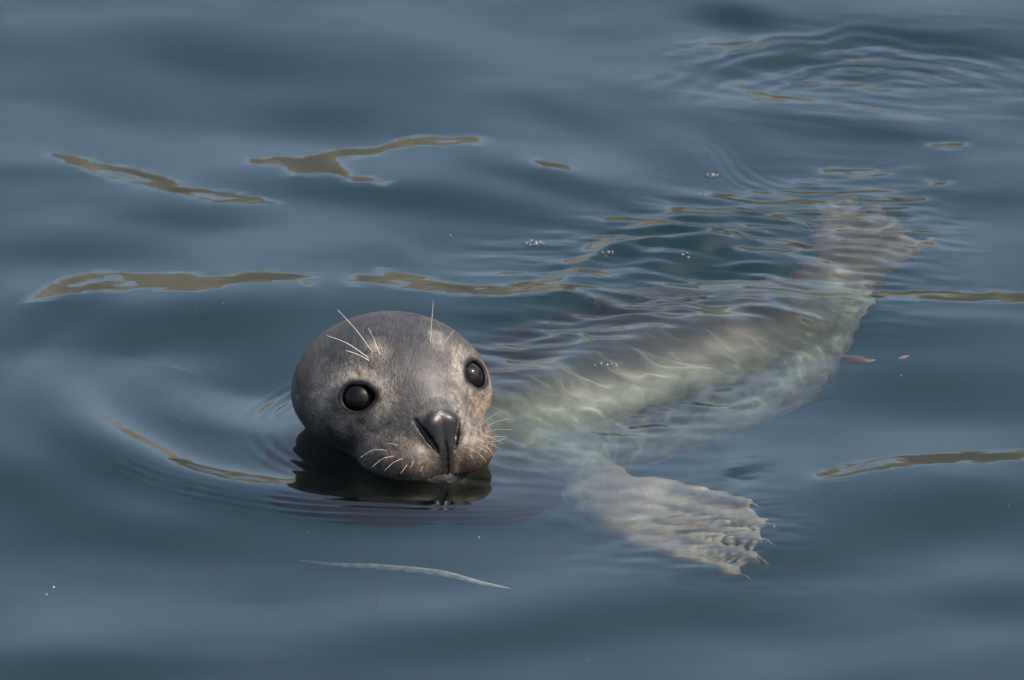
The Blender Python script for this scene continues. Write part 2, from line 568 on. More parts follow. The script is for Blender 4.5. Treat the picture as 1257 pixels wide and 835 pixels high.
# steeper crests that mirror the far bank, and gaps in them that mirror the sky again
CREST = [
    ([(62, 192), (80, 191), (146, 203), (212, 217), (218, 230), (280, 236), (341, 246), (300, 248), (250, 246), (200, 234), (120, 216), (85, 204)],
     [[(108, 206), (150, 211), (196, 226), (180, 228), (125, 214)], [(228, 236), (270, 239), (322, 246), (270, 245), (240, 241)]]),
    ([(307, 192), (330, 189), (372, 189), (410, 177), (465, 179), (490, 170), (520, 168), (590, 176), (588, 183), (550, 183), (490, 178), (466, 185),
      (400, 188), (415, 198), (428, 212), (430, 217), (400, 216), (358, 211), (354, 205), (362, 196), (310, 195)],
     [[(520, 174), (545, 173), (580, 180), (540, 179)]]),
    ([(425, 223), (440, 220), (458, 222), (460, 227), (430, 227)], []), ([(464, 229), (480, 229), (474, 233)], []),
    ([(33, 378), (60, 358), (85, 347), (148, 337), (165, 342), (237, 339), (250, 350), (275, 350), (310, 345), (374, 347), (360, 353), (300, 356),
      (270, 363), (225, 369), (200, 362), (150, 363), (80, 372), (45, 380)],
     [[(80, 360), (140, 342), (155, 347), (110, 358), (90, 364)], [(125, 357), (165, 352), (175, 353), (165, 357), (150, 360)]]),
    ([(425, 350), (445, 340), (475, 343), (462, 330), (520, 343), (555, 352), (600, 362), (640, 366), (700, 364), (700, 372), (620, 374), (540, 362), (500, 360), (470, 352), (430, 354)],
     [[(480, 346), (505, 350), (495, 354)], [(520, 352), (560, 360), (600, 368), (545, 360)]]),
    ([(376, 345), (388, 344), (386, 348)], []), ([(372, 358), (384, 358), (380, 361)], []),
    ([(212, 574), (228, 575), (290, 590), (357, 600), (300, 598), (240, 586)], []),
    ([(1001, 583), (1040, 570), (1110, 560), (1275, 555), (1275, 565), (1160, 571), (1100, 573), (1035, 587), (1005, 589)],
     [[(1018, 581), (1050, 571), (1105, 564), (1118, 567), (1060, 578), (1030, 583)]]),
    ([(960, 369), (1060, 370), (1120, 363), (1180, 366), (1275, 361), (1275, 375), (1100, 377), (1020, 376)],
     [[(1060, 373), (1130, 369), (1190, 371), (1240, 368), (1180, 374)]]),
    ([(632, 355), (690, 338), (720, 308), (780, 288), (830, 270), (905, 258), (860, 280), (780, 300), (730, 318), (692, 350), (700, 360), (650, 362)],
     [[(740, 308), (790, 290), (850, 272), (800, 294)]]),
    ([(820, 300), (880, 286), (925, 290), (900, 300), (850, 308)], []), ([(760, 312), (800, 300), (840, 298), (800, 308)], []),
    ([(900, 255), (960, 244), (1040, 237), (1132, 243), (1110, 251), (1040, 246), (980, 251), (920, 262)], []),
    ([(870, 276), (960, 262), (985, 270), (900, 277)], [[(900, 272), (940, 268), (930, 272)]]), ([(900, 322), (985, 312), (1000, 320), (930, 325)], []),
    ([(658, 207), (690, 211), (697, 217), (665, 212)], []), ([(1008, 202), (1060, 205), (1095, 208), (1060, 211)], []),
    ([(1140, 176), (1186, 176), (1165, 180)], []), ([(1134, 219), (1165, 222), (1150, 224)], []),
    ([(880, 240), (918, 239), (905, 244)], []), ([(760, 398), (850, 378), (930, 372), (860, 388), (790, 404)], []),
]
wob = 2.2 * band_noise(.030, .010, 21)
for pts, holes in CREST:
    xs = [q[0] for q in pts]; ys = [q[1] for q in pts]
    m = (PX > min(xs) - 20) & (PX < max(xs) + 20) & (PY > min(ys) - 16) & (PY < max(ys) + 16)
    rr = np.nonzero(m.any(1))[0]; cc = np.nonzero(m.any(0))[0]
    s_ = np.s_[rr[0]:rr[-1] + 1, cc[0]:cc[-1] + 1]
    px, py = PX[s_], PY[s_] + wob[s_]
    k = 1 - sstep(1.5, 5.5, poly_sd(px, py, pts))
    tgt = np.full(px.shape, -.195)
    for hpts in holes:
        tgt += .095 * (1 - sstep(-3.5, 1.5, poly_sd(px, py, hpts)))
    S[s_] = S[s_] * (1 - k) + tgt * k
for pts in ([(883, 577), (900, 569), (945, 570), (920, 577), (895, 581)], [(905, 567), (930, 563), (954, 563), (935, 567)]):
    k = 1 - sstep(-3, 1.5, poly_sd(PX, PY + 2 * wob, pts))
    S = S * (1 - k) + .16 * k

# integrate the slopes into heights
pad = 240
Sp = np.pad(S, pad, mode='reflect')
ky = 2 * np.pi * np.fft.fftfreq(Sp.shape[0], HW)[:, None]
kx = 2 * np.pi * np.fft.rfftfreq(Sp.shape[1], HW)[None]
H = np.fft.irfft2(np.fft.rfft2(Sp) * (-1j * ky) / (ky ** 2 + .06 * kx ** 2 + (2 * np.pi / 2.8) ** 2), s=Sp.shape)[pad:-pad, pad:-pad]
kx2 = (2 * np.pi * np.fft.rfftfreq(X.shape[1], HW))[None] ** 2; ky2 = (2 * np.pi * np.fft.fftfreq(X.shape[0], HW))[:, None] ** 2
H = np.fft.irfft2(np.fft.rfft2(H) * np.exp(-(kx2 * .004 ** 2 + ky2 * .0016 ** 2) / 2), s=H.shape)

# bow wave ring with its fine capillary train
RING = catmull([surf(*q)[:2] for q in ((150, 395), (88, 425), (62, 470), (85, 520), (150, 563), (250, 597), (370, 615), (500, 618), (600, 612), (680, 600))], 5)
dr, pr, sr = seg_dist(X, Y, RING)
sd = dr * sr                                           # outside is negative or positive: make outside positive
cx0, cy0 = surf(400, 500)[:2]
ctr_side = np.sign(sd[np.argmin(np.abs(gy - cy0)), np.argmin(np.abs(gx - cx0))])
sd = -sd * ctr_side
wr = sstep(0, .10, pr) * (1 - sstep(.80, 1.0, pr))
H += wr * .0026 * np.cos(2 * np.pi * sd / .125) * np.exp(-(sd / .095) ** 2)
train = np.sin(2 * np.pi * (sd - .008) / .0115) * np.exp(-((sd - .026) / .020) ** 2)
H += wr * .00017 * train * (0.15 + sstep(.3, .7, pr)) * (1 + .4 * band_noise(.08, .05, 31))
ti = np.sin(2 * np.pi * sd / .014) * np.exp(-((sd + .05) / .035) ** 2)
# rings close to the head
hc = np.hypot(X - .0, Y - .01)
angm = np.arctan2(Y, X)
H += .00030 * np.sin(2 * np.pi * (hc - .1) / .016) * np.exp(-((hc - .135) / .022) ** 2) * np.exp(-((np.abs(angm) - 2.7) / .7) ** 2)
# arcs at the far right
for (ax_, ay_, r0_, a_, l_, w_, c0, cw) in ((1070, 150, .20, .00070, .032, .07, 1.75, .9), (1085, 150, .17, .00022, .014, .05, 1.5, .7), (1070, 165, .17, .00016, .013, .03, -2.5, .6)):
    cxx, cyy = surf(ax_, ay_)[:2]
    r_ = np.hypot(X - cxx, Y - cyy); an = np.arctan2(Y - cyy, X - cxx)
    da = np.angle(np.exp(1j * (an - c0)))
    H += a_ * np.sin(2 * np.pi * r_ / l_ + 1.5 * band_noise(.1, .1, 40 + ax_)) * np.exp(-((r_ - r0_) / w_) ** 2) * np.exp(-(da / cw) ** 2)
# chop over the swimming body
chop = np.clip(blob(840, 300, 190, 45, -10) + .9 * blob(760, 400, 190, 34, -14) + .7 * blob(960, 390, 110, 26, 0) + .25 * blob(1060, 90, 200, 60) + .35 * blob(620, 520, 70, 50), 0, 1)
H += chop * (.0015 * band_noise(.115, .036, 51, -.20) + .00040 * band_noise(.055, .018, 52, -.2))
slick = np.clip(blob(820, 470, 210, 50, -12) + .85 * blob(840, 650, 130, 60, 12) + .6 * blob(1060, 300, 90, 60), 0, 1)
H += slick * (.00050 * band_noise(.052, .034, 53, -.1))
H += blob(1050, 300, 95, 70) * .0007 * band_noise(.06, .024, 57, -.1)
H += blob(895, 655, 70, 45) * .00026 * band_noise(.045, .016, 56, .1)
# level at the seal
H -= H[np.argmin(np.abs(gy)), np.argmin(np.abs(gx))] * np.exp(-(hc / .35) ** 2) * .85

# ------------------------------------------------------------------ water material
wm, n, l = new_mat("sea_water")
b = n["Principled BSDF"]
b.inputs["Base Color"].default_value = (.66, .82, .74, 1)       # green tint of the upper layer
b.inputs["Transmission Weight"].default_value = 1.0
b.inputs["Roughness"].default_value = 0.0
b.inputs["IOR"].default_value = 1.333
dm, n, l = new_mat("sea_water_depth")
n.remove(n["Principled BSDF"])
out = n["Material Output"]
va = n.new("ShaderNodeVolumeAbsorption"); va.inputs["Color"].default_value = (.20, .72, .74, 1); va.inputs["Density"].default_value = 1.6
vs = n.new("ShaderNodeVolumeScatter"); vs.inputs["Color"].default_value = (.42, .82, .92, 1); vs.inputs["Density"].default_value = .17
vs.inputs["Anisotropy"].default_value = 0.3
ad = n.new("ShaderNodeAddShader")
l.new(va.outputs[0], ad.inputs[0]); l.new(vs.outputs[0], ad.inputs[1]); l.new(ad.outputs[0], out.inputs["Volume"])

# ------------------------------------------------------------------ seal mesh
LO, HI, HS = (-.13, -.34, -.32), (.66, .70, .13), .0026
sv, sf = surface_net(seal_sdf, LO, HI, HS)
bm = bmesh.new()
bmv = [bm.verts.new(v) for v in sv]
for q in sf:
    try: bm.faces.new([bmv[i] for i in q])
    except ValueError: pass
for rad, zmin in ((.165, -.03), (.165, -.012)):
    es = [e for e in bm.edges if all(v.co.z > zmin and math.hypot(v.co.x, v.co.y) < rad for v in e.verts)
          and (rad == .165 and (zmin < -.02 or all(v.co.y < .075 for v in e.verts)))]
    bmesh.ops.subdivide_edges(bm, edges=es, cuts=1, use_grid_fill=True)
bmesh.ops.triangulate(bm, faces=[f for f in bm.faces if len(f.verts) > 4])
tm = bpy.data.meshes.new("body")
bm.to_mesh(tm); bm.free()
V = np.empty(len(tm.vertices) * 3); tm.vertices.foreach_get("co", V); V = V.reshape(-1, 3)
fine = (np.hypot(V[:, 0], V[:, 1]) < .17) & (V[:, 2] > -.035)
V[fine] = newton(V[fine], seal_sdf, 3)
V[~fine] = newton(V[~fine], seal_sdf, 1)

# water clings to the skin: a small meniscus where surface and seal meet
near = hc < .2
hd = np.full(X.shape, 1.0)
hd[near] = seal_sdf(np.stack([X[near], Y[near], H[near]], 1))
H += .0045 * np.exp(-np.maximum(hd, 0) / .0045)
bw = surf(385, 540)
H += .005 * np.exp(-(((X - bw[0]) / .11) ** 2 + ((Y - bw[1] - .01) / .11) ** 2))
mz = surf(545, 584)
H += .0022 * np.exp(-((X - mz[0]) / .05) ** 2 - ((Y - mz[1] + .004) / .008) ** 2)

# fur relief on the head
Q = to_head(V)
onhead = np.exp(-np.maximum(np.abs(head_sdf(Q)), 0) / .01)
E = np.empty(len(tm.edges) * 2, np.int32); tm.edges.foreach_get("vertices", E); E = E.reshape(-1, 2)
deg = np.maximum(np.bincount(E.ravel(), minlength=len(V)), 1)[:, None]
for fac in (.5, .5, -.3, .4):                     # even out the mesh
    acc = np.zeros_like(V)
    for k in range(3):
        acc[:, k] = np.bincount(E[:, 0], V[E[:, 1], k], len(V)) + np.bincount(E[:, 1], V[E[:, 0], k], len(V))
    V = V + fac * (acc / deg - V)
tm.vertices.foreach_set("co", V.ravel())
tm.polygons.foreach_set("use_smooth", np.ones(len(tm.polygons), bool))
tm.update()

# coat colours; sunlit and shaded sides of the face are painted in
A, Fh, U = Q[:, 0], Q[:, 1], Q[:, 2]
AA = np.abs(A)
g = lambda ca, cf, cu, ra, rf, ru: np.exp(-(((AA - ca) / ra) ** 2 + ((Fh - cf) / rf) ** 2 + ((U - cu) / ru) ** 2))
n1 = vnoise(V, 45, 1); n2 = vnoise(V, 110, 2); n3 = vnoise(V, 260, 3); n4 = vnoise(V, 18, 4)
headw = (1 - sstep(.10, .17, np.sqrt(A ** 2 + Fh ** 2 + (U * .9) ** 2)) * (Fh < 0)) * sstep(-.06, -.01, U)
C = np.empty((len(V), 3))
dark = np.array([.0155, .0148, .0160]); pale = np.array([.185, .158, .126]); tan = np.array([.150, .092, .048]); brown = np.array([.020, .0135, .009])
C[:] = dark
mix = lambda w, c: C * (1 - np.clip(w, 0, 1)[:, None]) + c * np.clip(w, 0, 1)[:, None]
mott = np.clip(.5 + .55 * n1 + .35 * n2, 0, 1)
C = mix(.24 * mott ** 1.5 * (1 - sstep(.075, .105, U) * .75), pale)
ge = lambda da, df, du, ra, rf, ru: g(EYE_P[0] + da, EYE_P[1] + df, EYE_P[2] + du, ra, rf, ru)
C = mix(.62 * ge(-.006, .000, .026, .024, .026, .015) * (.75 + .45 * n2), pale)              # over the eye
C = mix(.80 * g(*BROW, .009, .011, .011), np.array([.15, .13, .098]))                        # brow spots
C = mix(.60 * ge(-.018, .012, .008, .010, .016, .016) * (.8 + .4 * n2), pale)              # inner corner
C = mix(.52 * ge(.004, .010, -.028, .028, .030, .011) * (.6 + .7 * n2), pale)              # under the eye
C = mix(.40 * ge(.026, -.025, -.018, .020, .035, .030) * (.5 + .9 * n1), pale)             # cheek
C = mix(.55 * sstep(.0, .05, A) * ge(.008, .0, -.026, .030, .03, .022), np.array([.18, .13, .085]))  # sunlight on the right cheek, painted as a warmer colour
C = mix(.70 * sstep(.060, .090, Fh) * (1 - sstep(.026, .046, U)) * (.85 + .3 * n2), np.array([.042, .031, .022]))
C = mix((.26 + .46 * sstep(-.01, .02, A)) * g(.036, .100, .020, .020, .024, .020) * (.6 + .5 * n2 + .3 * n3), tan)       # whisker pads, tan painted stronger on the sunlit side
C = mix((.25 + .35 * sstep(-.01, .01, A)) * g(.020, .114, .008, .012, .02, .016) * (.6 + .8 * n2), np.array([.15, .085, .032]))  # upper lip, its sunlit half painted warmer
C = mix((.22 + .30 * sstep(-.01, .02, A)) * g(.024, .084, .052, .020, .026, .018) * (.7 + .4 * n2), pale)  # side of the snout, sunlit half painted paler
C = mix((.15 + .32 * sstep(-.01, .02, A)) * g(.032, .100, .034, .010, .018, .014) * (.7 + .4 * n2), pale)  # beside the nose, sun side lightened in the colour
C = mix(.85 * g(.030, .095, -.006, .06, .06, .016), brown)
C = mix(.55 * sstep(.02, -.02, A) * g(.040, .085, .012, .034, .045, .024) * (.8 + .5 * n2), brown * 1.3)  # shade on the left of the muzzle, painted as brown
blot = sstep(.15, .6, .6 * n2 + .5 * vnoise(V, 70, 9) + .25 * n3)
C = C * (1 - .32 * blot[:, None])
C = mix(.10 * sstep(.1, .9, .6 * vnoise(V, 60, 11) + .4 * n2), pale)
# follicle spots in rows on the whisker pads
fol = np.zeros(len(V))
for row in range(4):
    for k in range(5):
        ca, cu = .022 + .0085 * k + .003 * row, .036 - .0085 * row - .0012 * k
        fol += np.exp(-(((AA - ca) / .0014) ** 2 + ((U - cu) / .0014) ** 2)) * (Fh > .045)
C = mix(.9 * fol, np.array([.006, .005, .005]))
# nose leather
nose = (1 - sstep(.86, 1.14, np.sqrt((AA / .0225) ** 2 + ((Fh - .104) / .024) ** 2 + ((U - .043) / .0215) ** 2)))
strip = (1 - sstep(.004, .011, AA)) * sstep(.095, .107, Fh) * (1 - sstep(.028, .04, U))
nosem = np.clip(np.maximum(nose, strip * .8), 0, 1)
C = mix(nosem, np.array([.0080, .0078, .0082]))
C = mix(.9 * np.exp(-(AA / .0018) ** 2) * (Fh > .097) * (U < .05), np.array([.006, .006, .006]))
# lids
wet = nosem.copy(); matte = np.zeros(len(V))
for s in (1, -1):
    p0, nn, c = eye_frame(s)
    w = Q - c; ax_ = w @ nn
    rad = np.sqrt(np.maximum((w * w).sum(1) - ax_ ** 2, 0))
    tt = np.array([nn[1], -nn[0], 0]) * s; tt /= np.linalg.norm(tt)
    bb = np.cross(tt, nn); bb *= np.sign(bb[2])
    an_ = np.arctan2(w @ bb, -(w @ tt))
    rad = rad / (1 + .26 * np.exp(-((an_ - .10) / .42) ** 2) + .05 * np.cos(2 * an_) + .04 * np.exp(-((an_ + 1.9) / .5) ** 2))
    ringm = np.exp(-((rad - .0255) / .0060) ** 2) * (np.abs(ax_ - .008) < .025) * np.clip(.55 + .5 * n2 + .3 * n1, 0, 1)
    C = mix(.50 * ringm, pale)
    lidm = (1 - sstep(.0158, .0205, rad + .0006 * n3)) * (np.abs(ax_ - .008) < .02)
    C = mix(lidm, np.array([.004, .004, .0045])); matte = np.maximum(matte, lidm)
C = mix(.9 * np.exp(-(((AA - .094) / .008) ** 2 + ((Fh + .028) / .005) ** 2 + ((U - .052) / .005) ** 2)), np.array([.02, .02, .02]))
# pale body, spotted
Sd = catmull(SPINE, 6)
backz = np.zeros(len(V))
bodyc = np.array([.068, .065, .050])[None] * (1 + .30 * n4[:, None] + .34 * n1[:, None] + .28 * n2[:, None])
spots = sstep(.25, .7, n4 + .6 * n1) * sstep(-.14, -.06, V[:, 2])
bodyc = bodyc * (1 - .45 * spots[:, None])
iS = np.argmin(((V[:, None, :] - Sd[None]) ** 2).sum(2), 1)
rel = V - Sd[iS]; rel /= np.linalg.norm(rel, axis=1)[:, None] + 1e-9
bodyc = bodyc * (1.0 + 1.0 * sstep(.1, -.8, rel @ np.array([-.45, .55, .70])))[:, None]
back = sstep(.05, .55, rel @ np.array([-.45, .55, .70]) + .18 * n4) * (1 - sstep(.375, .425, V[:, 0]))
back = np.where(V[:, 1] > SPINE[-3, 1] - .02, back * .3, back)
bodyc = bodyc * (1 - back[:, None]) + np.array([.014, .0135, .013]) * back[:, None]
flm = sstep(.16, .21, V[:, 0]) * (1 - sstep(-.01, .03, V[:, 1]))
him = sstep(SPINE[-2, 1] - .02, SPINE[-2, 1] + .03, V[:, 1])
flm = np.maximum(flm, him)[:, None]
bodyc = bodyc * (1 - flm) + (np.array([.150, .110, .076]) * (1 - .62 * him[:, None])) * (1 + .14 * n1 + .12 * n4 + .10 * n2)[:, None] * flm  # hind flippers darkened in colour to imitate fading through the water
tx = np.clip(((V - THROAT[0]) @ (THROAT[1] - THROAT[0])) / ((THROAT[1] - THROAT[0]) @ (THROAT[1] - THROAT[0])), -.6, .8)
td = np.linalg.norm(V - THROAT[0] - tx[:, None] * (THROAT[1] - THROAT[0]), axis=1)
thm = np.maximum(1 - sstep(.09, .135, td + .012 * n1), (V[:, 0] < .02) * 1.0)[:, None]
bodyc = bodyc * (1 - thm) + np.array([.020, .020, .016]) * thm  # throat painted dark, standing in for shade under the head
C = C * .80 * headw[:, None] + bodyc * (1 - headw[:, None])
C = np.clip(C, .004, .9)
at = tm.color_attributes.new("coat", 'FLOAT_COLOR', 'POINT')
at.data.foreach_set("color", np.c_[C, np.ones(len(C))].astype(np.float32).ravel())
at = tm.attributes.new("furry", 'FLOAT', 'POINT')
at.data.foreach_set("value", np.clip((.22 + .78 * headw) * (1 - .70 * nosem), 0, 1).astype(np.float32))
at = tm.attributes.new("matte", 'FLOAT', 'POINT')
at.data.foreach_set("value", np.clip(matte, 0, 1).astype(np.float32))
at = tm.attributes.new("wet", 'FLOAT', 'POINT')
at.data.foreach_set("value", np.clip(wet, 0, 1).astype(np.float32))

fm, n, l = new_mat("seal_coat")
b = n["Principled BSDF"]
vc = n.new("ShaderNodeAttribute"); vc.attribute_name = "coat"
wa = n.new("ShaderNodeAttribute"); wa.attribute_name = "wet"
tc = n.new("ShaderNodeTexCoord")
mp = n.new("ShaderNodeMapping"); mp.inputs["Rotation"].default_value = (0, 0, -YAW)
mp.inputs["Scale"].default_value = (1.0, .14, .75)
l.new(tc.outputs["Object"], mp.inputs["Vector"])
t1 = n.new("ShaderNodeTexNoise"); t1.inputs["Scale"].default_value = 760; t1.inputs["Detail"].default_value = 3
t2 = n.new("ShaderNodeTexNoise"); t2.inputs["Scale"].default_value = 120; t2.inputs["Detail"].default_value = 5; t2.inputs["Roughness"].default_value = .65
l.new(mp.outputs[0], t1.inputs["Vector"]); l.new(tc.outputs["Object"], t2.inputs["Vector"])
mr1 = n.new("ShaderNodeMapRange"); mr1.inputs[1].default_value = .3; mr1.inputs[2].default_value = .7; mr1.inputs[3].default_value = .52; mr1.inputs[4].default_value = 1.6
l.new(t1.outputs["Fac"], mr1.inputs[0])
mr2 = n.new("ShaderNodeMapRange"); mr2.inputs[1].default_value = .3; mr2.inputs[2].default_value = .7; mr2.inputs[3].default_value = .74; mr2.inputs[4].default_value = 1.3
l.new(t2.outputs["Fac"], mr2.inputs[0])
mp3 = n.new("ShaderNodeMapping"); mp3.inputs["Rotation"].default_value = (0, 0, -YAW); mp3.inputs["Scale"].default_value = (1.0, .22, .8)
t3 = n.new("ShaderNodeTexNoise"); t3.inputs["Scale"].default_value = 240; t3.inputs["Detail"].default_value = 4; t3.inputs["Roughness"].default_value = .6   # wet clumps of hair
l.new(tc.outputs["Object"], mp3.inputs["Vector"]); l.new(mp3.outputs[0], t3.inputs["Vector"])
mr3 = n.new("ShaderNodeMapRange"); mr3.inputs[1].default_value = .32; mr3.inputs[2].default_value = .68; mr3.inputs[3].default_value = .66; mr3.inputs[4].default_value = 1.4
l.new(t3.outputs["Fac"], mr3.inputs[0])
mu0 = n.new("ShaderNodeMath"); mu0.operation = 'MULTIPLY'; l.new(mr1.outputs[0], mu0.inputs[0]); l.new(mr3.outputs[0], mu0.inputs[1])
mu = n.new("ShaderNodeMath"); mu.operation = 'MULTIPLY'; l.new(mu0.outputs[0], mu.inputs[0]); l.new(mr2.outputs[0], mu.inputs[1])
mc = n.new("ShaderNodeMix"); mc.data_type = 'RGBA'; mc.blend_type = 'MULTIPLY'; mc.inputs[0].default_value = 1
fu = n.new("ShaderNodeAttribute"); fu.attribute_name = "furry"
l.new(fu.outputs["Fac"], mc.inputs[0])
l.new(vc.outputs["Color"], mc.inputs[6]); l.new(mu.outputs[0], mc.inputs[7])
l.new(mc.outputs[2], b.inputs["Base Color"])
mr = n.new("ShaderNodeMapRange"); mr.inputs[3].default_value = .54; mr.inputs[4].default_value = .21
l.new(wa.outputs["Fac"], mr.inputs[0]); l.new(mr.outputs[0], b.inputs["Roughness"])
b.inputs["Coat Weight"].default_value = .14; b.inputs["Coat Roughness"].default_value = .38
wsp = n.new("ShaderNodeMapRange"); wsp.inputs[3].default_value = 0; wsp.inputs[4].default_value = -.11
l.new(wa.outputs["Fac"], wsp.inputs[0])
ma = n.new("ShaderNodeAttribute"); ma.attribute_name = "matte"
ms = n.new("ShaderNodeMapRange"); ms.inputs[3].default_value = .19; ms.inputs[4].default_value = .08
l.new(ma.outputs["Fac"], ms.inputs[0]); sa = n.new("ShaderNodeMath"); sa.operation = 'ADD'; l.new(ms.outputs[0], sa.inputs[0]); l.new(wsp.outputs[0], sa.inputs[1])
l.new(sa.outputs[0], b.inputs["Specular IOR Level"])
bu = n.new("ShaderNodeBump"); bu.inputs["Strength"].default_value = .42; bu.inputs["Distance"].default_value = .0012
su = n.new("ShaderNodeMath"); su.operation = 'ADD'; l.new(t1.outputs["Fac"], su.inputs[0]); l.new(t3.outputs["Fac"], su.inputs[1])
sf_ = n.new("ShaderNodeMath"); sf_.operation = 'MULTIPLY'; l.new(fu.outputs["Fac"], sf_.inputs[0]); sf_.inputs[1].default_value = .62
l.new(sf_.outputs[0], bu.inputs["Strength"])
l.new(su.outputs[0], bu.inputs["Height"]); l.new(bu.outputs[0], b.inputs["Normal"])
tm.materials.append(fm)

seal = bpy.data.objects.new("seal", None)
col.objects.link(seal)
tag(seal, "young grey seal swimming with its dark head above water and pale body below", "seal")
body = bpy.data.objects.new("body", tm); col.objects.link(body); body.parent = seal
body.cycles.is_caustics_receiver = True

# eyes
em, n, l = new_mat("seal_eye")
b = n["Principled BSDF"]
tc = n.new("ShaderNodeTexCoord"); sp = n.new("ShaderNodeSeparateXYZ"); l.new(tc.outputs["Object"], sp.inputs[0])
rp = n.new("ShaderNodeValToRGB")
mrz = n.new("ShaderNodeMapRange"); mrz.inputs[1].default_value = .008; mrz.inputs[2].default_value = .0185
l.new(sp.outputs["Z"], mrz.inputs[0]); l.new(mrz.outputs[0], rp.inputs["Fac"])
cr = rp.color_ramp
cr.elements[0].position = .0; cr.elements[0].color = (.004, .004, .004, 1)
cr.elements[1].position = .93; cr.elements[1].color = (.003, .003, .003, 1)
e = cr.elements.new(.30); e.color = (.003, .0024, .002, 1)
e = cr.elements.new(.86); e.color = (.003, .0024, .002, 1)
l.new(rp.outputs["Color"], b.inputs["Base Color"])
b.inputs["Roughness"].default_value = 0.0; b.inputs["IOR"].default_value = 1.33
b.inputs["Specular IOR Level"].default_value = .24
for s in (-1, 1):
    p0, nn, c = eye_frame(s)
    nw = HA * nn[0] + HF * nn[1] + np.array([0, 0, nn[2]])
    vs_, fs_ = [], []
    NR, NS = 24, 40
    for i in range(NR + 1):
        th = math.pi * i / NR
        bul = 1 + .05 * math.exp(-(th / .45) ** 2)       # cornea
        for j in range(NS):
            ph = 2 * math.pi * j / NS
            vs_.append((EYE_R * bul * math.sin(th) * math.cos(ph), EYE_R * bul * math.sin(th) * math.sin(ph), EYE_R * bul * math.cos(th)))
    for i in range(NR):
        for j in range(NS):
            fs_.append((i * NS + j, (i + 1) * NS + j, (i + 1) * NS + (j + 1) % NS, i * NS + (j + 1) % NS))
    eo = mesh_obj("eye", vs_, fs_, em, seal)
    eo.location = from_head(*c)
    eo.rotation_euler = Vector(nw).to_track_quat('Z', 'Y').to_euler()

# whiskers
wk = simple_mat("whisker_hair", (.56, .50, .39), .4, .4, noise=(220, (.38, .33, .24)))


def tube(name, pts, r0, r1, mat, parent, ns=6):
    pts = catmull(pts, 6)
    vs_, fs_ = [], []
    for i, p in enumerate(pts):
        d = pts[min(i + 1, len(pts) - 1)] - pts[max(i - 1, 0)]; d /= np.linalg.norm(d)
        u = np.cross(d, [.3, .2, .93]); u /= np.linalg.norm(u); w = np.cross(d, u)
        r = r0 + (r1 - r0) * (i / (len(pts) - 1))
        for j in range(ns):
            a = 2 * math.pi * j / ns
            vs_.append(p + r * (u * math.cos(a) + w * math.sin(a)))
    for i in range(len(pts) - 1):
        for j in range(ns):
            fs_.append((i * ns + j, i * ns + (j + 1) % ns, (i + 1) * ns + (j + 1) % ns, (i + 1) * ns + j))
    vs_.append(pts[0]); vs_.append(pts[-1])
    k = len(pts) * ns
    tri = [(0 + (j + 1) % ns, j, k, k) for j in range(ns)] + [((len(pts) - 1) * ns + j, (len(pts) - 1) * ns + (j + 1) % ns, k + 1, k + 1) for j in range(ns)]
    me = bpy.data.meshes.new(name)
    me.from_pydata([tuple(v) for v in vs_], [], [f for f in fs_] + [t[:3] for t in tri])
    for p in me.polygons: p.use_smooth = True
    me.materials.append(mat)
    o = bpy.data.objects.new(name, me); col.objects.link(o); o.parent = parent
    return o


def hit(px, py):
    """where the line through a photo pixel meets the seal's head"""
    t = np.arange(DIST - .6, DIST + .1, .0008)[:, None]
    for _ in range(12):
        d = pix_dir(px, py)
        f = head_sdf(to_head(CAM + d * t))
        i = int(np.argmax(f < 0))
        if f[i] < 0 and (CAM + d * t[i])[2] > -.012: break
        px -= 2                              # off the edge of the face: step inwards
    return CAM + d * t[i]


def whisker(root, tip, lift=.0, bend=0.0, r0=.00046, r1=.00015):
    a = hit(*root)
    dep = (a - CAM) @ FWD
    d = pix_dir(*tip)
    for k in range(12):                      # swing the hair forward until it clears the fur
        b_ = CAM + d * ((dep - lift - k * .004) / (d @ FWD))
        t = np.linspace(.12, 1, 10)[:, None]
        if (seal_sdf(a + (b_ - a) * t) > .10 * t[:, 0] * np.linalg.norm(b_ - a)).all(): break
    mid = (a + b_) / 2 + UPV * bend
    back = a - (b_ - a) / np.linalg.norm(b_ - a) * .003
    return tube("whisker", [back, a, mid, b_], r0, r1, wk, seal)


for root, tip, lift, bend in (((457, 432), (414, 380), .02, .0022), ((452, 439), (401, 412), .015, .003), ((454, 443), (424, 430), .01, .001), ((466, 435), (452, 403), .008, .002),
                              ((528, 419), (532, 369), .01, .0), ((541, 426), (557, 406), .005, .0)):
    whisker(root, tip, lift, bend)
MUZZLE = [((594, 526), (625, 514), .006, .002), ((598, 530), (629, 528), .006, .0015), ((597, 536), (621, 536), .004, .0), ((599, 542), (622, 537), .006, -.002),
          ((596, 547), (607, 561), .006, .001), ((588, 557), (597, 567), .004, .0), ((578, 558), (580, 563), .003, 0), ((592, 534), (618, 545), .004, .001),
          ((586, 540), (614, 551), .006, .001), ((590, 522), (614, 505), .004, .001), ((586, 548), (600, 556), .004, .0),
          ((475, 553), (442, 562), .012, .004), ((484, 560), (456, 574), .01, .003), ((494, 563), (472, 578), .010, .002), ((500, 570), (492, 581), .006, 0),
          ((508, 566), (504, 574), .004, 0), ((519, 572), (516, 579), .003, 0), ((488, 547), (474, 545), .005, .001)]
for root, tip, lift, bend in MUZZLE:
    whisker(root, tip, lift, bend, .00019, .00008)

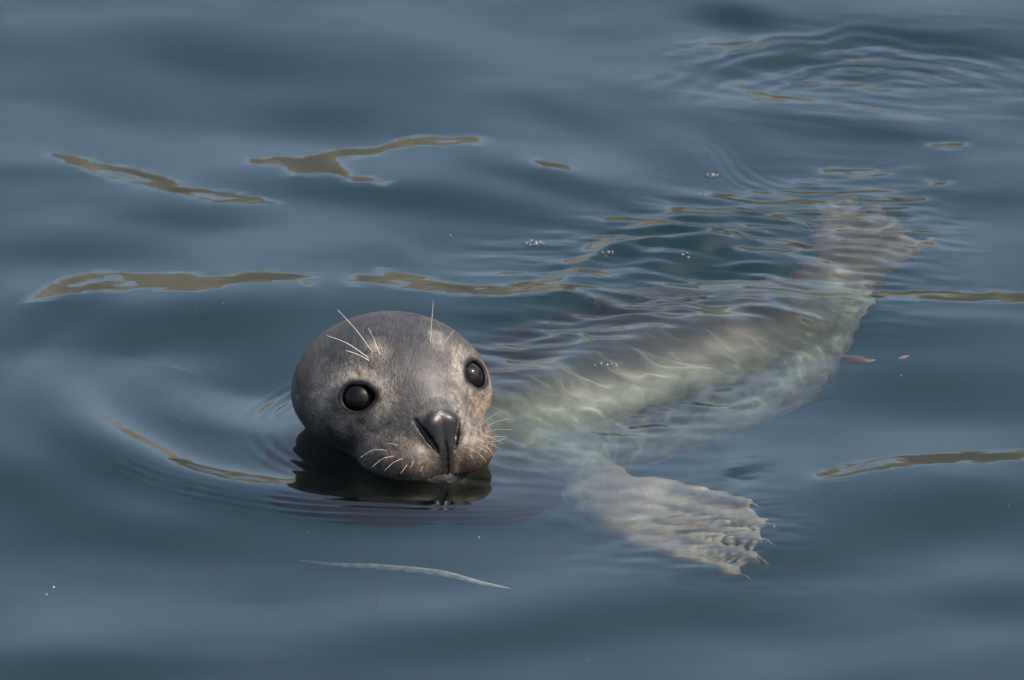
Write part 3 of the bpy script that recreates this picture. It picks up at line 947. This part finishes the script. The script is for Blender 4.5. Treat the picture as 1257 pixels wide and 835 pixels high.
# claws
ck = simple_mat("claw_horn", (.10, .075, .055), .35, noise=(160, (.05, .04, .03)))
for a, b_ in zip(FL_WRIST, FL_TIP):
    d = (b_ - a) / np.linalg.norm(b_ - a)
    tube("claw", [b_ - d * .004, b_ + d * .005 + [0, 0, .002], b_ + d * .010 + [0, 0, .001], b_ + d * .015 - [0, 0, .002]], .0032, .0008, ck, seal)

# ------------------------------------------------------------------ the water mesh, stretched out to the horizon
def stretch(core, h, far):
    lo, hi = [], []
    s, p = h, core[-1]
    while p < far:
        s *= 1.09; p += s; hi.append(p)
    s, p = h, core[0]
    while p > -far:
        s *= 1.09; p -= s; lo.append(p)
    return np.r_[lo[::-1], core, hi], len(lo)


wx, ix = stretch(gx, HW, 900.0)
wy, iy = stretch(gy, HW, 900.0)
WX, WY = np.meshgrid(wx, wy)
Z = np.zeros(WX.shape)
cxi = np.clip(np.arange(len(wx)) - ix, 0, len(gx) - 1); cyi = np.clip(np.arange(len(wy)) - iy, 0, len(gy) - 1)
ox = np.maximum(np.maximum(NX0 - WX, WX - gx[-1]), 0); oy = np.maximum(np.maximum(NY0 - WY, WY - gy[-1]), 0)
od = np.hypot(ox, oy)
edge = H[cyi[:, None], cxi[None]]
Z = edge * np.exp(-(od / .9) ** 2)
cell = np.maximum(np.gradient(wx)[None], np.gradient(wy)[:, None])
r5 = np.random.default_rng(5)
swell = np.zeros_like(WX)
for k in range(26):
    lam = .16 * 1.19 ** k
    th = r5.uniform(.9, 2.3)
    amp = .0030 * min(lam, .9) * r5.uniform(.6, 1.3)
    fade = np.clip(1.5 - cell / (lam * .22), 0, 1)
    swell += fade * amp * np.sin(2 * np.pi * (WX * math.cos(th) + WY * math.sin(th)) / lam + r5.uniform(0, 6.28))
Z += swell * sstep(0, 1.3, od)
ny, nx = WX.shape
idx = np.arange(ny * nx, dtype=np.int32).reshape(ny, nx)
quads = np.stack([idx[:-1, :-1], idx[:-1, 1:], idx[1:, 1:], idx[1:, :-1]], -1).reshape(-1, 4)
water = mesh_obj("water", np.stack([WX, WY, Z], -1).reshape(-1, 3), quads, wm)
tag(water, "slate blue rippled sea water around the seal", kind="structure")
water.cycles.is_caustics_caster = True

# the tinted body of water below the surface
w0, w1 = -0.36, -3.6
cv = [(x, y, z) for z in (w1, w0) for x, y in ((-45, -45), (45, -45), (45, 45), (-45, 45))]
cf = [(3, 2, 1, 0), (4, 5, 6, 7), (0, 1, 5, 4), (1, 2, 6, 5), (2, 3, 7, 6), (3, 0, 4, 7)]
depth = mesh_obj("water_depth", cv, cf, dm, smooth=False)
tag(depth, "clear green tinted sea water below the surface", kind="structure")

# sea bed and the far bank that the crests mirror
sb_m = simple_mat("silt", (.020, .030, .028), .9, .2, noise=(.8, (.014, .022, .022)))
xs = np.r_[-900, np.linspace(-12, 12, 49), 900]; ys = np.r_[-900, np.linspace(-12, 12, 49), 900]
BX, BY = np.meshgrid(xs, ys)
BZ = -3.2 + .12 * np.sin(BX * 1.3 + 1) * np.cos(BY * 1.1) + .05 * rng.standard_normal(BX.shape)
k_ = np.arange(BX.size, dtype=np.int32).reshape(BX.shape)
bed = mesh_obj("seabed", np.stack([BX, BY, BZ], -1).reshape(-1, 3), np.stack([k_[:-1, :-1], k_[:-1, 1:], k_[1:, 1:], k_[1:, :-1]], -1).reshape(-1, 4), sb_m)
tag(bed, "dark silty sea bed", kind="structure")

bk_m = simple_mat("bank_earth", (.37, .315, .22), .9, .2, noise=(.35, (.22, .185, .13)))
ang = np.linspace(-1.35, 1.35, 160)
prof = [(58, -4.5), (60, .2), (61.5, 3.0), (63, 6.2), (66, 9.2), (70, 10.8), (80, 11.6), (140, 12.0)]
bv = []
for a in ang:
    for k, (r, z) in enumerate(prof):
        rr = r + 1.6 * math.sin(a * 9 + k) + .15 * random.uniform(-1, 1)
        zz = 1.15 * z * (1 + .10 * math.sin(a * 6.1 + 1) + .06 * math.sin(a * 17)) + .12 * random.uniform(-1, 1) * (z > 1)
        bv.append((rr * math.sin(a), rr * math.cos(a), zz))
kp = len(prof)
bf = [(i * kp + j, i * kp + j + 1, (i + 1) * kp + j + 1, (i + 1) * kp + j) for i in range(len(ang) - 1) for j in range(kp - 1)]
bank = mesh_obj("shore", bv, np.array(bf)[:, ::-1], bk_m)
tag(bank, "khaki earth bank along the far shore", kind="structure")

# ------------------------------------------------------------------ small things on and in the water
def water_z(x, y):
    i = np.clip(np.searchsorted(gx, x), 0, len(gx) - 1); j = np.clip(np.searchsorted(gy, y), 0, len(gy) - 1)
    return float(H[j, i])


def float_at(px, py):
    p = surf(px, py)
    for _ in range(4):
        p = surf(px, py, water_z(p[0], p[1]))
    return p


bmt, n, l = new_mat("bubble_film")
n.remove(n["Principled BSDF"])
tr = n.new("ShaderNodeBsdfTransparent"); gs = n.new("ShaderNodeBsdfGlossy"); gs.inputs["Roughness"].default_value = .03
fr = n.new("ShaderNodeLayerWeight"); fr.inputs["Blend"].default_value = .35
nz = n.new("ShaderNodeTexNoise"); nz.inputs["Scale"].default_value = 300
mb = n.new("ShaderNodeMath"); mb.operation = 'MULTIPLY_ADD'; mb.inputs[1].default_value = .12
l.new(nz.outputs["Fac"], mb.inputs[0]); l.new(fr.outputs["Fresnel"], mb.inputs[2])
mx = n.new("ShaderNodeMixShader")
l.new(mb.outputs[0], mx.inputs[0]); l.new(tr.outputs[0], mx.inputs[1]); l.new(gs.outputs[0], mx.inputs[2])
l.new(mx.outputs[0], n["Material Output"].inputs["Surface"])


def dome(r):
    vs_, fs_ = [], []
    NR, NS = 8, 16
    for i in range(NR + 1):
        th = (math.pi * .58) * i / NR
        for j in range(NS):
            ph = 2 * math.pi * j / NS
            vs_.append((r * math.sin(th) * math.cos(ph), r * math.sin(th) * math.sin(ph), r * math.cos(th)))
    for i in range(NR):
        for j in range(NS):
            fs_.append((i * NS + j, (i + 1) * NS + j, (i + 1) * NS + (j + 1) % NS, i * NS + (j + 1) % NS))
    return vs_, fs_


def bubbles(px, py, parts, label):
    p = float_at(px, py)
    e = bpy.data.objects.new("bubble_cluster", None); col.objects.link(e); e.location = p
    tag(e, label, "bubbles", "bubbles floating on the water")
    for dx, dy, r in parts:
        o = mesh_obj("bubble", *dome(r), bmt, e)
        o.location = (dx, dy, water_z(p[0] + dx, p[1] + dy) - p[2])


bubbles(655, 299, [(-.0075, .001, .0028), (-.003, .004, .0034), (.0015, -.002, .0042), (.0065, .001, .0030), (.010, -.003, .0020), (-.0035, -.005, .0019)],
        "largest cluster of foam bubbles on smooth water behind the seal's head")
bubbles(873, 216, [(-.004, .0, .0026), (.001, .001, .0034), (.0055, .002, .0022), (-.001, -.004, .0016)],
        "compact bubble cluster furthest from the seal's head, beyond its back")
bubbles(863, 239, [(-.003, 0, .0016), (.002, .001, .0020), (.006, 0, .0012)], "thin row of tiny bubbles beside brownish ripples beyond the seal's back")
bubbles(744, 311, [(-.003, 0, .0020), (.002, .001, .0026), (.006, .002, .0018), (.0, -.004, .0014)], "small bubbles on the dark hollow in the seal's wake")
bubbles(840, 318, [(-.002, 0, .0018), (.003, .003, .0014), (.004, -.004, .0020)], "loose bubbles on the choppy crest over the seal's back")
bubbles(745, 455, [(-.012, -.003, .0015), (-.006, .001, .0020), (.0, .0, .0024), (.004, .003, .0016), (.009, .002, .0018)], "string of bubbles along the hump of water over the seal's flank")

fk = simple_mat("foam_fleck", (.34, .34, .31), .6, noise=(900, (.2, .2, .18)))
FLECK = {0: "larger of two white flecks floating close together on smooth water", 1: "smaller of two white flecks floating close together on smooth water",
         2: "white fleck on dark water beyond the orange seaweed scrap", 4: "white fleck floating between the largest bubble cluster and the seal's head",
         7: "pale fleck floating just above the drifting seagrass blade's faint end"}
for k, (px, py, r) in enumerate(((66, 721, .0020), (57, 730, .0014), (1106, 461, .0014), (1098, 602, .0008), (553, 289, .0013), (240, 381, .0011), (272, 791, .0010), (378, 654, .0010),
                                 (588, 660, .0010), (224, 516, .0009), (274, 373, .0010), (700, 193, .0009), (1238, 621, .0010), (722, 810, .0009), (76, 383, .0008))):
    p = float_at(px, py); r *= .75
    na = 9
    vs_ = [(0, 0, .0009)] + [(r * random.uniform(.5, 1.3) * math.cos(2 * math.pi * j / na), 1.3 * r * random.uniform(.5, 1.3) * math.sin(2 * math.pi * j / na), .0003) for j in range(na)] + [(0, 0, -.0006)]
    fs_ = [(0, 1 + j, 1 + (j + 1) % na) for j in range(na)] + [(na + 1, 1 + (j + 1) % na, 1 + j) for j in range(na)]
    o = mesh_obj("foam_fleck", vs_, fs_, fk)
    o.location = p
    tag(o, FLECK.get(k, "tiny faint fleck floating alone on the open water"), "fleck", "white flecks scattered on the water")


def ribbon(name, pts, widths, thick, mat, across):
    """thin leaf with a real thickness along a path"""
    pts = catmull(np.c_[np.array(pts), np.array(widths)[:, None]], 6)
    vs_, fs_ = [], []
    for i in range(len(pts)):
        p, w = pts[i, :3], pts[i, 3]
        d = pts[min(i + 1, len(pts) - 1), :3] - pts[max(i - 1, 0), :3]; d /= np.linalg.norm(d)
        a = np.array(across, float) - d * (np.array(across) @ d); a /= np.linalg.norm(a)
        nn = np.cross(d, a)
        for u, t in ((-1, 0), (-.5, 1), (0, 1.3), (.5, 1), (1, 0), (.5, -1), (0, -.7), (-.5, -1)):
            vs_.append(p + a * w * u * .5 + nn * thick * t * .5)
    for i in range(len(pts) - 1):
        for j in range(8):
            fs_.append((i * 8 + j, i * 8 + (j + 1) % 8, (i + 1) * 8 + (j + 1) % 8, (i + 1) * 8 + j))
    o = mesh_obj(name, vs_, fs_, mat)
    o.cycles.is_caustics_receiver = True
    return o


gm = simple_mat("pale_blade", (.40, .36, .28), .5, noise=(90, (.20, .17, .12)))
o = ribbon("seagrass_blade", [under(372, 677, .30), under(420, 687, .24), under(480, 694, .18), under(540, 702, .13), under(590, 716, .10), under(628, 725, .09)],
           [.002, .006, .009, .010, .007, .001], .0015, gm, (0, .9, .5))
tag(o, "pale slender blade drifting under water in front of the seal's chin", "seagrass")
om = simple_mat("brown_weed", (.22, .10, .035), .5, noise=(120, (.09, .05, .02)))
o = ribbon("seaweed_frond", [under(1030, 447, .21), under(1045, 436, .20), under(1060, 437, .19), under(1075, 439, .18), under(1088, 438, .18)],
           [.016, .020, .013, .008, .002], .002, om, (0, .7, .7))
tag(o, "orange brown seaweed frond under water against the seal's hip", "seaweed")
o = ribbon("seaweed_scrap", [under(1107, 440, .10), under(1114, 439, .10), under(1121, 437, .10)], [.001, .006, .001], .0015, om, (0, .7, .7))
tag(o, "small loose orange seaweed scrap in open water beyond the frond", "seaweed")
